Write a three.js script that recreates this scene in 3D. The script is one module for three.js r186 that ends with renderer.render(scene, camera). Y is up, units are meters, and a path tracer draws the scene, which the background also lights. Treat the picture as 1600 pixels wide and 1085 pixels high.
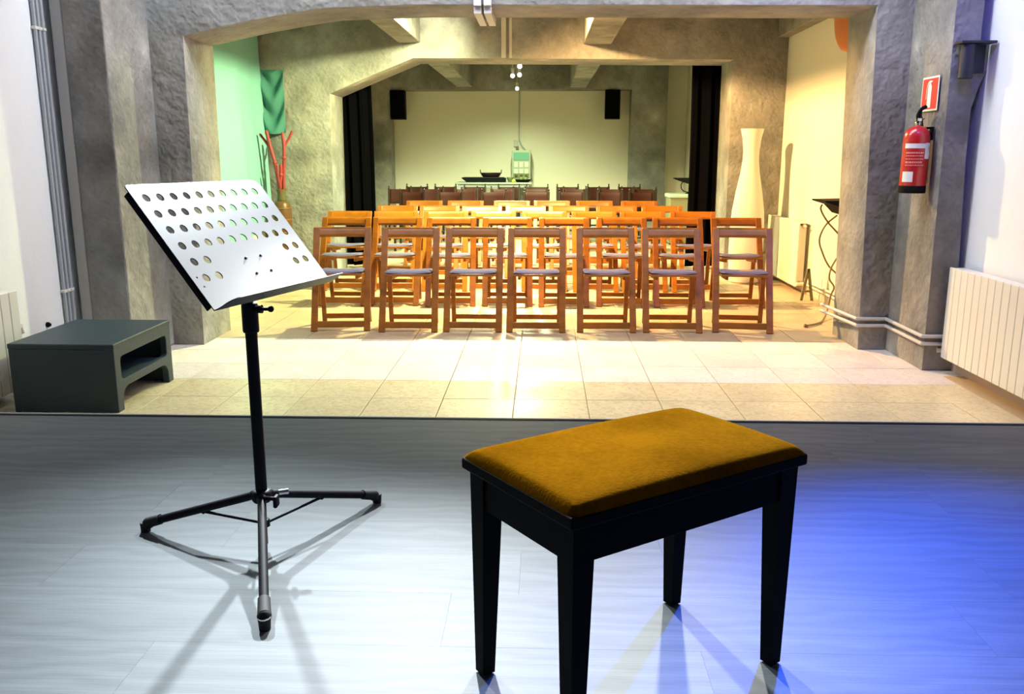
import * as THREE from 'three';
import { RoundedBoxGeometry } from 'three/addons/geometries/RoundedBoxGeometry.js';
import { mergeGeometries, mergeVertices, toCreasedNormals } from 'three/addons/utils/BufferGeometryUtils.js';
import { RectAreaLightUniformsLib } from 'three/addons/lights/RectAreaLightUniformsLib.js';

// ---------------------------------------------------------------- camera, exposure, lights
const scene = new THREE.Scene();
scene.background = new THREE.Color(0x000000);
const D2R = Math.PI / 180;
const camera = new THREE.PerspectiveCamera(2 * Math.atan(542.5 / 1370) / D2R, 1600 / 1085, 0.05, 60);
camera.position.set(0, 1.33, 0);
camera.rotation.order = 'YXZ';
camera.rotation.y = 2.0 * D2R;
camera.rotation.x = -12.35 * D2R;
const renderer = new THREE.WebGLRenderer({ antialias: true });
renderer.toneMapping = THREE.LinearToneMapping;
renderer.toneMappingExposure = 1.0;
renderer.outputColorSpace = THREE.SRGBColorSpace;
renderer.shadowMap.enabled = true;
RectAreaLightUniformsLib.init();

const STAGE_Y = 0.2;
// lamp list: [kind, position, target, linear colour, candela, half angle (deg), penumbra]
const SPOTS = [
  ['stage', [-2.15, 2.72, -5.15], [-0.6, 0.2, -0.8], [0.82, 0.95, 1.0], 95, 23, 1.0],
  ['stage', [-0.75, 2.72, -5.15], [-0.3, 0.2, -0.5], [0.90, 0.97, 1.0], 200, 22, 1.0],
  ['stage', [0.75, 2.72, -5.15], [0.15, 0.2, -0.55], [0.98, 0.98, 0.94], 85, 22, 1.0],
  ['stage', [1.75, 2.72, -5.0], [1.12, 0.2, -0.95], [0.02, 0.12, 1.0], 250, 23.5, 1.0],
  ['bay', [-0.58, 2.68, -8.4], [-1.4, 0.9, -8.6], [0.94, 1.0, 0.46], 88, 80, 0.6],
  ['bay', [-0.22, 2.68, -8.4], [0.9, 0.9, -8.7], [1.0, 0.60, 0.22], 105, 80, 0.6],
  ['bay', [-0.75, 2.72, -8.1], [-1.22, 2.5, -9.75], [0.97, 1.0, 0.60], 36, 18, 1.0],
];
const BULBS = [[-0.305, 2.42, -11.5], [-0.34, 2.42, -12.7], [-0.44, 2.42, -12.85], [-0.44, 2.40, -15.0]];
const BULB_COLOR = [0.84, 1.0, 0.55], BULB_CD = [48, 40, 40, 13];
const PANELS = [[-0.2, 3.1, -5.44, 4.4, 0.4, [0.88, 0.94, 1.0], 19]];   // ceiling panels: x y z width depth colour radiance
const BLUE_SPILL = { p: [2.1, 2.75, -4.5], c: [0.14, 0.12, 1.0], cd: 2.8 };

// ---------------------------------------------------------------- helpers
const taken = {};
function numbered(n) {
  if (!(n in taken)) { taken[n] = 0; return n; }
  taken[n]++; return n + '_' + String(taken[n]).padStart(3, '0');
}
let seed = 7;
const rnd = () => { seed = (seed * 1664525 + 1013904223) >>> 0; return seed / 4294967296; };
const rr = (a, b) => a + (b - a) * rnd();

// world-scale box projection of texture coordinates (metres)
function boxUV(g, ox = 0, oy = 0) {
  g = g.index ? g.toNonIndexed() : g;
  const p = g.attributes.position, uv = new Float32Array(p.count * 2);
  const a = new THREE.Vector3(), b = new THREE.Vector3(), c = new THREE.Vector3();
  for (let i = 0; i < p.count; i += 3) {
    a.fromBufferAttribute(p, i); b.fromBufferAttribute(p, i + 1); c.fromBufferAttribute(p, i + 2);
    const n = b.clone().sub(a).cross(c.clone().sub(a));
    const ax = Math.abs(n.x), ay = Math.abs(n.y), az = Math.abs(n.z);
    for (let k = 0; k < 3; k++) {
      const j = i + k, x = p.getX(j), y = p.getY(j), z = p.getZ(j);
      let u, v;
      if (ay >= ax && ay >= az) { u = x; v = z; } else if (ax >= az) { u = z; v = y; } else { u = x; v = y; }
      uv[2 * j] = u + ox; uv[2 * j + 1] = v + oy;
    }
  }
  g.setAttribute('uv', new THREE.BufferAttribute(uv, 2));
  return g;
}
function clean(g) {
  g = g.index ? g.toNonIndexed() : g;
  for (const k of Object.keys(g.attributes)) if (!['position', 'normal', 'uv'].includes(k)) g.deleteAttribute(k);
  if (!g.attributes.uv) g.setAttribute('uv', new THREE.BufferAttribute(new Float32Array(g.attributes.position.count * 2), 2));
  g.clearGroups();
  return g;
}
const join = (l) => l.length === 1 ? l[0] : mergeGeometries(l.map(clean));
function mesh(name, geos, mat, parent) {
  const m = new THREE.Mesh(join(Array.isArray(geos) ? geos : [geos]), mat);
  m.name = numbered(name); m.castShadow = m.receiveShadow = true;
  (parent || scene).add(m);
  return m;
}
function group(name, pos = [0, 0, 0], ry = 0) {
  const g = new THREE.Group(); g.name = numbered(name); g.position.set(...pos); g.rotation.y = ry; scene.add(g); return g;
}
function tag(o, label, category, grp) {
  o.userData.label = label; o.userData.category = category; if (grp) o.userData.group = grp; return o;
}
function struct(o) { o.userData.kind = 'structure'; return o; }
function copyOf(src, name, pos, ry) {
  const c = src.clone(); c.name = numbered(name); c.position.set(...pos); c.rotation.y = ry;
  c.userData = {}; c.traverse(o => { if (o !== c) o.userData = { ...o.userData }; }); scene.add(c); return c;
}
const box = (w, h, d, x = 0, y = 0, z = 0) => new THREE.BoxGeometry(w, h, d).translate(x, y, z);
const rbox = (w, h, d, x = 0, y = 0, z = 0, r = 0.004, s = 2) =>
  new RoundedBoxGeometry(w, h, d, s, Math.min(r, w / 2.02, h / 2.02, d / 2.02)).translate(x, y, z);
const V = (x, y, z) => new THREE.Vector3(x, y, z);
// round bar from a to b
function bar(a, b, r0, r1 = r0, seg = 14) {
  const A = V(...a), B = V(...b), d = B.clone().sub(A), L = d.length();
  const g = new THREE.CylinderGeometry(r1, r0, L, seg);
  g.applyQuaternion(new THREE.Quaternion().setFromUnitVectors(V(0, 1, 0), d.normalize()));
  return g.translate((a[0] + b[0]) / 2, (a[1] + b[1]) / 2, (a[2] + b[2]) / 2);
}
// flat bar of rectangular section from a to b; w along "side", t the other way
function slat(a, b, w, t, side = [1, 0, 0], r = 0.004) {
  const A = V(...a), B = V(...b), y = B.clone().sub(A), L = y.length(); y.normalize();
  const x = V(...side); x.addScaledVector(y, -x.dot(y)).normalize();
  const z = x.clone().cross(y);
  const g = rbox(w, L, t, 0, 0, 0, r);
  g.applyMatrix4(new THREE.Matrix4().makeBasis(x, y, z));
  return g.translate((a[0] + b[0]) / 2, (a[1] + b[1]) / 2, (a[2] + b[2]) / 2);
}
function pipe(pts, r, seg = 10) {
  const l = [];
  for (let i = 0; i + 1 < pts.length; i++) l.push(bar(pts[i], pts[i + 1], r, r, seg));
  for (let i = 1; i + 1 < pts.length; i++) l.push(new THREE.SphereGeometry(r, seg, 6).translate(...pts[i]));
  return join(l);
}
function tube(pts, r, n = 60, seg = 8) {
  return new THREE.TubeGeometry(new THREE.CatmullRomCurve3(pts.map(p => V(...p))), n, r, seg, false);
}
const ball = (r, x, y, z, s = 14) => new THREE.SphereGeometry(r, s, Math.ceil(s * 0.7)).translate(x, y, z);
const lathe = (pts, seg = 32) => new THREE.LatheGeometry(pts.map(p => new THREE.Vector2(p[0], p[1])), seg);
// closed thin sheet: fn(u,v) -> [x,y,z]; back side offset by n*th
function sheet(fn, nu, nv, n, th) {
  const pos = [], idx = [], uv = [], W = nu + 1, N = W * (nv + 1);
  for (let s = 0; s < 2; s++) for (let j = 0; j <= nv; j++) for (let i = 0; i <= nu; i++) {
    const p = fn(i / nu, j / nv);
    pos.push(p[0] - s * n[0] * th, p[1] - s * n[1] * th, p[2] - s * n[2] * th); uv.push(i / nu, j / nv);
  }
  for (let j = 0; j < nv; j++) for (let i = 0; i < nu; i++) {
    const a = j * W + i, b = a + 1, c = a + W, d = c + 1;
    idx.push(a, b, d, a, d, c, N + a, N + d, N + b, N + a, N + c, N + d);
  }
  const rim = [];
  for (let i = 0; i < W; i++) rim.push(i);
  for (let j = 1; j <= nv; j++) rim.push(j * W + nu);
  for (let i = nu - 1; i >= 0; i--) rim.push(nv * W + i);
  for (let j = nv - 1; j > 0; j--) rim.push(j * W);
  for (let k = 0; k < rim.length; k++) { const a = rim[k], b = rim[(k + 1) % rim.length]; idx.push(a, N + a, b, b, N + a, N + b); }
  const g = new THREE.BufferGeometry();
  g.setAttribute('position', new THREE.Float32BufferAttribute(pos, 3));
  g.setAttribute('uv', new THREE.Float32BufferAttribute(uv, 2));
  g.setIndex(idx); g.computeVertexNormals();
  return g;
}
function extrude(pts, depth, bevel = 0.004) {
  const s = new THREE.Shape(pts.map(p => new THREE.Vector2(p[0], p[1])));
  return new THREE.ExtrudeGeometry(s, { depth, bevelEnabled: bevel > 0, bevelSize: bevel, bevelThickness: bevel, bevelOffset: -bevel, bevelSegments: 2, curveSegments: 12 });
}

// ---------------------------------------------------------------- textures
const PERM = new Uint8Array(512); { const p = [...Array(256).keys()]; for (let i = 255; i > 0; i--) { const j = Math.floor(rnd() * (i + 1)); [p[i], p[j]] = [p[j], p[i]]; } for (let i = 0; i < 512; i++) PERM[i] = p[i & 255]; }
function vnoise(x, y, per) {           // value noise, periodic
  const xi = Math.floor(x), yi = Math.floor(y), fx = x - xi, fy = y - yi;
  const sx = fx * fx * (3 - 2 * fx), sy = fy * fy * (3 - 2 * fy);
  const h = (a, b) => PERM[(PERM[((a % per) + per) % per & 255] + (((b % per) + per) % per)) & 255] / 255;
  const a = h(xi, yi), b = h(xi + 1, yi), c = h(xi, yi + 1), d = h(xi + 1, yi + 1);
  return a + (b - a) * sx + (c - a) * sy + (a - b - c + d) * sx * sy;
}
function fbm(u, v, f, oct) { let s = 0, a = 0.5, t = 0; for (let o = 0; o < oct; o++) { s += a * vnoise(u * f, v * f, f); t += a; a *= 0.55; f *= 2; } return s / t; }
function tex(n, fn, srgb, w = n) {
  const d = new Uint8Array(w * n * 4);
  for (let j = 0; j < n; j++) for (let i = 0; i < w; i++) {
    const c = fn(i / w, j / n), k = 4 * (j * w + i);
    for (let q = 0; q < 3; q++) d[k + q] = Math.max(0, Math.min(255, 255 * (Array.isArray(c) ? c[q] : c)));
    d[k + 3] = 255;
  }
  const t = new THREE.DataTexture(d, w, n); t.wrapS = t.wrapT = THREE.RepeatWrapping;
  t.magFilter = THREE.LinearFilter; t.minFilter = THREE.LinearMipmapLinearFilter; t.generateMipmaps = true;
  if (srgb) t.colorSpace = THREE.SRGBColorSpace; t.needsUpdate = true; return t;
}
const rep = (t, x, y = x) => { const c = t.clone(); c.repeat.set(x, y); c.needsUpdate = true; return c; };

// rough trowelled concrete
const cH = (u, v) => {
  const w = 0.05 * fbm(u, v, 6, 3);
  const tro = fbm(u + w * 3, v + w, 14, 4), pit = fbm(v, u, 64, 2), big = fbm(u, v, 4, 3);
  return 0.45 * tro + 0.25 * pit + 0.3 * big;
};
const concreteCol = tex(768, (u, v) => {
  const big = fbm(u, v, 3, 4), mid = fbm(v, u, 12, 4), fine = fbm(u, v, 96, 2);
  const k = 0.6 + 0.46 * (big - 0.5) + 0.26 * (mid - 0.5) + 0.06 * (fine - 0.5), w = fbm(u + .3, v, 5, 2) - 0.5;
  return [k * (1.0 + 0.06 * w) + 0.1, k * 0.985 + 0.1, k * (0.955 - 0.08 * w) + 0.1];
}, true);
const concreteBump = tex(768, (u, v) => cH(u, v), false);
// wood grain running along u
const grain = (u, v, k) => {
  const wv = fbm(u, v, 4, 3), cath = Math.sin(2 * Math.PI * (v * 9 + 2.2 * wv + 0.5 * fbm(u, v, 8, 2)));
  const fib = fbm(u, v, 4, 1) * 0 + vnoise(u * 12, v * 256, 256) * 0.6 + vnoise(u * 40, v * 512, 512) * 0.4;
  return 0.5 + k * (0.3 * (cath * 0.5) + 0.5 * (fib - 0.5) + 0.35 * (wv - 0.5));
};
const oakCol = tex(512, (u, v) => { const g = grain(u, v, 0.5), k = 0.62 + 0.40 * (g - 0.5); return [k * 0.98, k, k * 1.0]; }, true, 1024);
const oakBump = tex(512, (u, v) => grain(u, v, 0.9), false, 1024);
const beechCol = tex(256, (u, v) => { const g = grain(u, v, 0.5), k = 0.85 + 0.5 * (g - 0.5); return [k, k, k]; }, true, 512);
const terr = (base, chipA, chipB, nn) => tex(512, (u, v) => {
  const f = fbm(u, v, 70, 2), g = fbm(v, u, 44, 2), b = fbm(u, v, 5, 3), d = vnoise(u * 110, v * 110, 110);
  let c = base.map(x => x * (0.93 + 0.14 * b));
  const m = Math.max(0, Math.min(1, (f - 0.56) * 9)), m2 = Math.max(0, Math.min(1, (g - 0.57) * 9)), m3 = d > 0.965 ? 1 : 0;
  c = c.map((x, i) => x * (1 - m * nn) + chipA[i] * m * nn); c = c.map((x, i) => x * (1 - m2 * nn) + chipB[i] * m2 * nn);
  return m3 ? c.map(x => x * 0.72) : c;
}, true);
const terrYellow = terr([0.88, 0.83, 0.68], [0.94, 0.91, 0.80], [0.78, 0.70, 0.52], 0.45);
const terrPale = terr([0.90, 0.87, 0.83], [0.94, 0.92, 0.89], [0.84, 0.80, 0.75], 0.45);
const weave = tex(128, (u, v) => { const a = Math.sin(u * 2 * Math.PI * 32) * Math.sin(v * 2 * Math.PI * 32); return 0.5 + 0.3 * a + 0.3 * (fbm(u, v, 32, 2) - 0.5); }, false);
const velvetN = tex(256, (u, v) => { const k = 0.9 + 0.35 * (fbm(u, v, 3, 3) - 0.5) + 0.12 * (fbm(u, v, 60, 2) - 0.5); return [k, k, k]; }, true);
const velvetB = tex(256, (u, v) => fbm(u, v, 90, 2), false);
const plasterB = tex(256, (u, v) => fbm(u, v, 24, 4), false);

// ---------------------------------------------------------------- materials
const S = (o) => new THREE.MeshStandardMaterial(o);
const lin = (r, g, b) => new THREE.Color().setRGB(r, g, b);
const M = {
  concrete: S({ color: lin(0.50, 0.505, 0.52), map: rep(concreteCol, 0.5), bumpMap: rep(concreteBump, 0.5), bumpScale: 0.03, roughness: 0.86 }),
  white: S({ color: lin(0.84, 0.86, 0.90), bumpMap: rep(plasterB, 0.8), bumpScale: 0.002, roughness: 0.8 }),
  cream: S({ color: lin(0.74, 0.71, 0.62), bumpMap: rep(plasterB, 0.8), bumpScale: 0.002, roughness: 0.8 }),
  ceiling: S({ color: lin(0.34, 0.34, 0.31), roughness: 0.9 }),
  dark: S({ color: lin(0.03, 0.03, 0.032), roughness: 0.85 }),
  stageCore: S({ color: lin(0.09, 0.095, 0.1), roughness: 0.8 }),
  border: S({ color: lin(0.50, 0.36, 0.20), roughness: 0.6 }),
  grout: S({ color: lin(0.52, 0.47, 0.38), roughness: 0.9 }),
  skirting: S({ color: lin(0.62, 0.47, 0.38), roughness: 0.6 }),
  metalWhite: S({ color: lin(0.78, 0.76, 0.70), roughness: 0.35 }),
  pipePaint: S({ color: lin(0.55, 0.53, 0.52), roughness: 0.4 }),
  pipeGrey: S({ color: lin(0.42, 0.44, 0.47), roughness: 0.45 }),
  chrome: S({ color: lin(0.7, 0.7, 0.7), metalness: 1, roughness: 0.25 }),
  blackPaint: new THREE.MeshPhysicalMaterial({ color: lin(0.008, 0.008, 0.012), roughness: 0.5, specularIntensity: 0.22 }),
  blackMatte: new THREE.MeshPhysicalMaterial({ color: lin(0.004, 0.004, 0.005), roughness: 0.8, specularIntensity: 0.3 }),
  rubber: S({ color: lin(0.015, 0.015, 0.016), roughness: 0.7 }),
  lacquer: new THREE.MeshPhysicalMaterial({ color: lin(0.003, 0.003, 0.0028), roughness: 0.6, specularIntensity: 0.12 }),
  velvet: new THREE.MeshPhysicalMaterial({ color: lin(0.17, 0.068, 0.002), map: rep(velvetN, 2.2), bumpMap: rep(velvetB, 3), bumpScale: 0.0006, roughness: 1, specularIntensity: 0, sheen: 0.5, sheenColor: lin(0.25, 0.145, 0.004), sheenRoughness: 0.5 }),
  desk: S({ color: lin(0.068, 0.072, 0.078), metalness: 0.35, roughness: 0.36 }),
  teal: S({ color: lin(0.028, 0.050, 0.064), roughness: 0.5, bumpMap: rep(plasterB, 2), bumpScale: 0.001 }),
  wood: S({ color: lin(0.40, 0.125, 0.007), map: beechCol, roughness: 0.34 }),
  cushion: new THREE.MeshPhysicalMaterial({ color: lin(0.10, 0.09, 0.19), bumpMap: rep(weave, 3), bumpScale: 0.002, roughness: 0.95, sheen: 0.2, sheenColor: lin(0.2, 0.2, 0.3) }),
  orangePatch: S({ color: lin(0.75, 0.30, 0.04), roughness: 0.9 }),
  walnut: S({ color: lin(0.016, 0.005, 0.003), roughness: 0.4 }),
  leather: new THREE.MeshPhysicalMaterial({ color: lin(0.035, 0.007, 0.004), specularIntensity: 0.3, roughness: 0.55 }),
  clothGreen: new THREE.MeshPhysicalMaterial({ color: lin(0.18, 0.43, 0.42), bumpMap: rep(weave, 8), bumpScale: 0.001, roughness: 0.9, sheen: 0.2 }),
  clothTeal: new THREE.MeshPhysicalMaterial({ color: lin(0.055, 0.20, 0.18), bumpMap: rep(weave, 8), bumpScale: 0.001, roughness: 0.9, sheen: 0.2 }),
  curtain: new THREE.MeshPhysicalMaterial({ color: lin(0.0025, 0.0025, 0.004), roughness: 1, specularIntensity: 0.05 }),
  coral: S({ color: lin(0.27, 0.03, 0.032), roughness: 0.55 }),
  jar: S({ color: lin(0.12, 0.055, 0.018), roughness: 0.4 }),
  jarBand: S({ color: lin(0.24, 0.10, 0.03), roughness: 0.5 }),
  jarNeck: S({ color: lin(0.10, 0.09, 0.03), roughness: 0.5 }),
  vase: S({ color: lin(0.66, 0.63, 0.58), roughness: 0.55 }),
  red: new THREE.MeshPhysicalMaterial({ color: lin(0.52, 0.012, 0.014), roughness: 0.3, clearcoat: 0.6, clearcoatRoughness: 0.2 }),
  signRed: S({ color: lin(0.60, 0.015, 0.015), roughness: 0.45 }),
  signWhite: S({ color: lin(0.80, 0.80, 0.76), roughness: 0.5 }),
  terracotta: S({ color: lin(0.55, 0.18, 0.05), roughness: 0.6 }),
  paneWhite: S({ color: lin(0.62, 0.64, 0.56), roughness: 0.4 }),
  paleGreen: S({ color: lin(0.36, 0.42, 0.34), roughness: 0.5 }),
  tealPanel: S({ color: lin(0.14, 0.36, 0.28), roughness: 0.35 }),
  olive: S({ color: lin(0.16, 0.19, 0.08), roughness: 0.6 }),
  yellow: S({ color: lin(0.70, 0.62, 0.05), roughness: 0.6 }),
  brownBox: S({ color: lin(0.20, 0.17, 0.09), roughness: 0.6 }),
  steelDark: S({ color: lin(0.035, 0.035, 0.05), roughness: 0.55, metalness: 0.4 }),
};
const plankMats = [0, 1, 2, 3].map(i => { const k = [0.168, 0.178, 0.19, 0.173][i]; return new THREE.MeshPhysicalMaterial({ specularIntensity: 0.4, color: lin(k * 1.6 * 0.90, k * 1.6 * 0.99, k * 1.6 * 1.09), map: rep(oakCol, 0.5, 1.6), bumpMap: rep(oakBump, 0.5, 1.6), bumpScale: 0.0005, roughness: 0.55 }); });
const tileYellow = [1.0, 0.97, 0.94].map(k => S({ color: lin(k, k * 0.98, k * 0.93), map: rep(terrYellow, 1.1), roughness: 0.32 }));
const tilePale = [1.0, 0.97, 0.94].map(k => S({ color: lin(k, k * 0.97, k * 0.985), map: rep(terrPale, 1.1), roughness: 0.4 }));

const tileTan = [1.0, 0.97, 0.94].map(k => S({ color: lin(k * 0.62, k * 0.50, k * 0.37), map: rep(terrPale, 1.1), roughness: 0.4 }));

// ================================================================ THE SETTING
const XL = -3.0, XLB = -3.15, XR = 2.6, CEIL = 2.95, CEIL0 = 3.15, ZB = -16.6, ZF = 2.6;
struct(mesh('wall_left', [boxUV(box(0.2, 3.4, ZF + 6.4, XL - 0.1, 1.5, (ZF - 6.4) / 2))], M.white));
struct(mesh('wall_left', [boxUV(box(0.2, 3.4, 10.4, XLB - 0.1, 1.5, -11.6))], M.cream));
const wallR = struct(mesh('wall_right', [boxUV(box(0.2, 3.4, ZF + 6.4, XR + 0.1, 1.5, (ZF - 6.4) / 2))], M.white));
struct(mesh('wall_right', [boxUV(box(0.2, 3.4, 10.4, XR + 0.1, 1.5, -11.6))], M.cream));
struct(mesh('wall_back', [boxUV(box(6.2, 3.4, 0.2, -0.27, 1.5, ZB - 0.1))], M.cream));
struct(mesh('wall_front', [boxUV(box(5.9, 3.4, 0.2, -0.2, 1.5, ZF + 0.1))], M.dark));
struct(mesh('ceiling', [boxUV(box(5.9, 0.2, ZF + 6.6, -0.2, CEIL0 + 0.1, (ZF - 6.6) / 2)), boxUV(box(6.2, 0.2, 10.2, -0.27, CEIL + 0.1, -11.7))], M.ceiling));

// floor: screed with single terrazzo tiles (two lots, yellowish near the stage and paler beyond)
const floor = struct(group('floor'));
mesh('floor_bed', [box(6.2, 0.2, 13.4, -0.27, -0.112, -10.1)], M.grout, floor);
{
  const T = 0.4, gap = 0.004, geo = [];
  for (let k = 0; k < 4; k++) geo.push(boxUV(rbox(T - gap, 0.014, T - gap, 0, -0.007, 0, 0.002, 1), k * 0.37, k * 0.71));
  const rest = [];
  for (let r = 0; r < 34; r++) for (let c = 0; c < 16; c++) {
    const z = -5.11 + 3 * T + T / 2 - r * T - T / 2 + (r < 0 ? 0 : 0) + T / 2 - T, x = -3.15 + c * T;
    const z0 = z, XL = z < -6.3 ? XLB : -3.0;
    if (z0 < ZB - 0.1) continue;
    const x0 = Math.max(XL, x - T / 2 + gap / 2), x1 = Math.min(XR, x + T / 2 - gap / 2);
    if (x1 - x0 < 0.05) continue;
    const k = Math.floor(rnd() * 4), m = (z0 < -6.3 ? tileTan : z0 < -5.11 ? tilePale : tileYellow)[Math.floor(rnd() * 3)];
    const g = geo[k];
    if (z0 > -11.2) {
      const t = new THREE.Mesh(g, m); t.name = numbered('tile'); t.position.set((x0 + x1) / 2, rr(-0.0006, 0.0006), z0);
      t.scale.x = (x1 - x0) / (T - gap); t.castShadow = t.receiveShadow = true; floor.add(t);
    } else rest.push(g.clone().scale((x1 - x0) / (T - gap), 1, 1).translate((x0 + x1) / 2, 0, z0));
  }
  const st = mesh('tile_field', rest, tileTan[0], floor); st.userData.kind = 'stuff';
}
mesh('border_strip', [rbox(0.13, 0.006, 1.66, XR - 0.07, 0.001, -4.48, 0.002)], M.border, floor);
// stage platform: boards of grey oak laminate laid across, black nosing on the edge
const stage = struct(group('stage_platform'));
const SZ = -3.68, PW = 0.2575;
mesh('platform_body', [box(5.58, 0.17, ZF - SZ - 0.02, -0.2, 0.097, (ZF + SZ) / 2 + 0.01)], M.stageCore, stage);
{
  const L = 1.29;
  for (let r = 0; r < 24; r++) {
    let x = XL + 0.01 - rr(0.1, 1.1);
    if (r === 7) x = -0.915 - 2 * L; if (r === 6) x = 1.057 - 4 * L;
    const z = SZ + 0.02 + PW * (r + 0.5);
    if (z > ZF - 0.1) break;
    while (x < XR - 0.01) {
      const a = Math.max(x, XL + 0.005), b = Math.min(x + L, XR - 0.005); x += L;
      if (b - a < 0.03) continue;
      const g = boxUV(box(b - a - 0.0004, 0.016, PW - 0.0004), rr(0, 3), rr(0, 3));
      const t = new THREE.Mesh(g, plankMats[Math.floor(rnd() * 4)]); t.name = numbered('plank');
      t.position.set((a + b) / 2, STAGE_Y - 0.008 + rr(-0.0001, 0.0001), z); t.castShadow = t.receiveShadow = true; stage.add(t);
    }
  }
}
mesh('nosing', [rbox(5.58, 0.012, 0.03, -0.2, STAGE_Y - 0.003, SZ + 0.003, 0.004), rbox(5.58, 0.05, 0.008, -0.2, STAGE_Y - 0.03, SZ - 0.012, 0.003)], M.blackPaint, stage);
mesh('nosing_strip', [rbox(5.58, 0.004, 0.010, -0.2, STAGE_Y + 0.003, SZ - 0.002, 0.0018)], M.pipeGrey, stage);

// concrete portals
function portal(name, zf, depth, pts) {
  const g = extrude(pts, depth, 0.01).translate(0, 0, zf - depth);
  const c = toCreasedNormals(boxUV(g), 0.6);
  return struct(mesh(name, [c], M.concrete));
}
const haunch = (x0, y0, x1, y1, n, bow) => { const l = []; for (let i = 0; i <= n; i++) { const t = i / n; l.push([x0 + (x1 - x0) * t, y0 + (y1 - y0) * t + bow * Math.sin(Math.PI * t)]); } return l; };
portal('trim_1', -6.08, 0.53, [[XLB, 0], [-2.42, 0], [-2.405, 2.105], ...haunch(-2.405, 2.105, -1.45, 2.275, 6, 0.012).slice(1), [-0.8, 2.293], [2.145, 2.272], [2.205, 0], [XR, 0], [XR, CEIL0], [XLB, CEIL0]]);
portal('trim_2', -9.9, 0.6, [[XLB, 0], [-2.36, 0], [-2.34, 1.985], ...haunch(-2.34, 1.985, -1.41, 2.355, 4, 0.004).slice(1), [2.02, 2.325], [2.03, 0], [XR, 0], [XR, CEIL], [XLB, CEIL]]);
portal('trim_3', -16.25, 0.35, [[XLB, 0], [-2.76, 0], [-2.76, 2.47], [1.56, 2.47], [1.56, 0], [2.2, 0], [2.2, CEIL], [XLB, CEIL]]);
// pilasters in front of the first portal
struct(mesh('trim_4', [boxUV(rbox(0.25, CEIL0, 0.63, -2.765, CEIL0 / 2, -5.765, 0.012))], M.concrete));
{
  // right pilaster with a corbel towards the wall
  const s = [[2.40, 0], [2.585, 0], [2.565, 0.65], [2.537, 1.3], [2.535, 1.6], [2.565, 1.72], [2.6, 1.82], [2.6, 1.975], [2.548, 1.99], [2.548, CEIL0], [2.378, CEIL0]];
  struct(mesh('trim_5', [toCreasedNormals(boxUV(extrude(s, 0.6, 0.008).translate(0, 0, -6.08)), 0.6)], M.concrete));
}
// white strip and skirting
struct(mesh('trim_6', [boxUV(rbox(0.07, CEIL0, 0.09, -2.925, CEIL0 / 2, -5.50, 0.006))], M.pipePaint));
struct(mesh('baseboard_right', [rbox(0.016, 0.075, 1.85, XR - 0.008, 0.037, -4.6, 0.004), rbox(0.016, 0.075, 3.2, XR - 0.008, 0.037, -8.28, 0.004)], M.skirting));
// ceiling beams running front to back in the two bays
for (const [x0, x1, z0, z1, y] of [[-1.575, -1.335, -6.66, -9.9, 2.515], [0.42, 0.72, -6.66, -9.9, 2.49], [-1.55, -1.27, -10.5, -16.25, 2.515], [0.46, 0.75, -10.5, -16.25, 2.5]])
  struct(mesh('trim_7', [boxUV(rbox(x1 - x0, CEIL - y + 0.02, z0 - z1, (x0 + x1) / 2, (CEIL + y) / 2 + 0.01, (z0 + z1) / 2, 0.012))], M.concrete));
// sloping edge beam along the right wall of the middle bay
struct(mesh('trim_8', [boxUV(rbox(0.12, 0.42, 3.24, XR - 0.06, CEIL - 0.21 + 0.02, -8.28, 0.012))], M.concrete));

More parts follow.
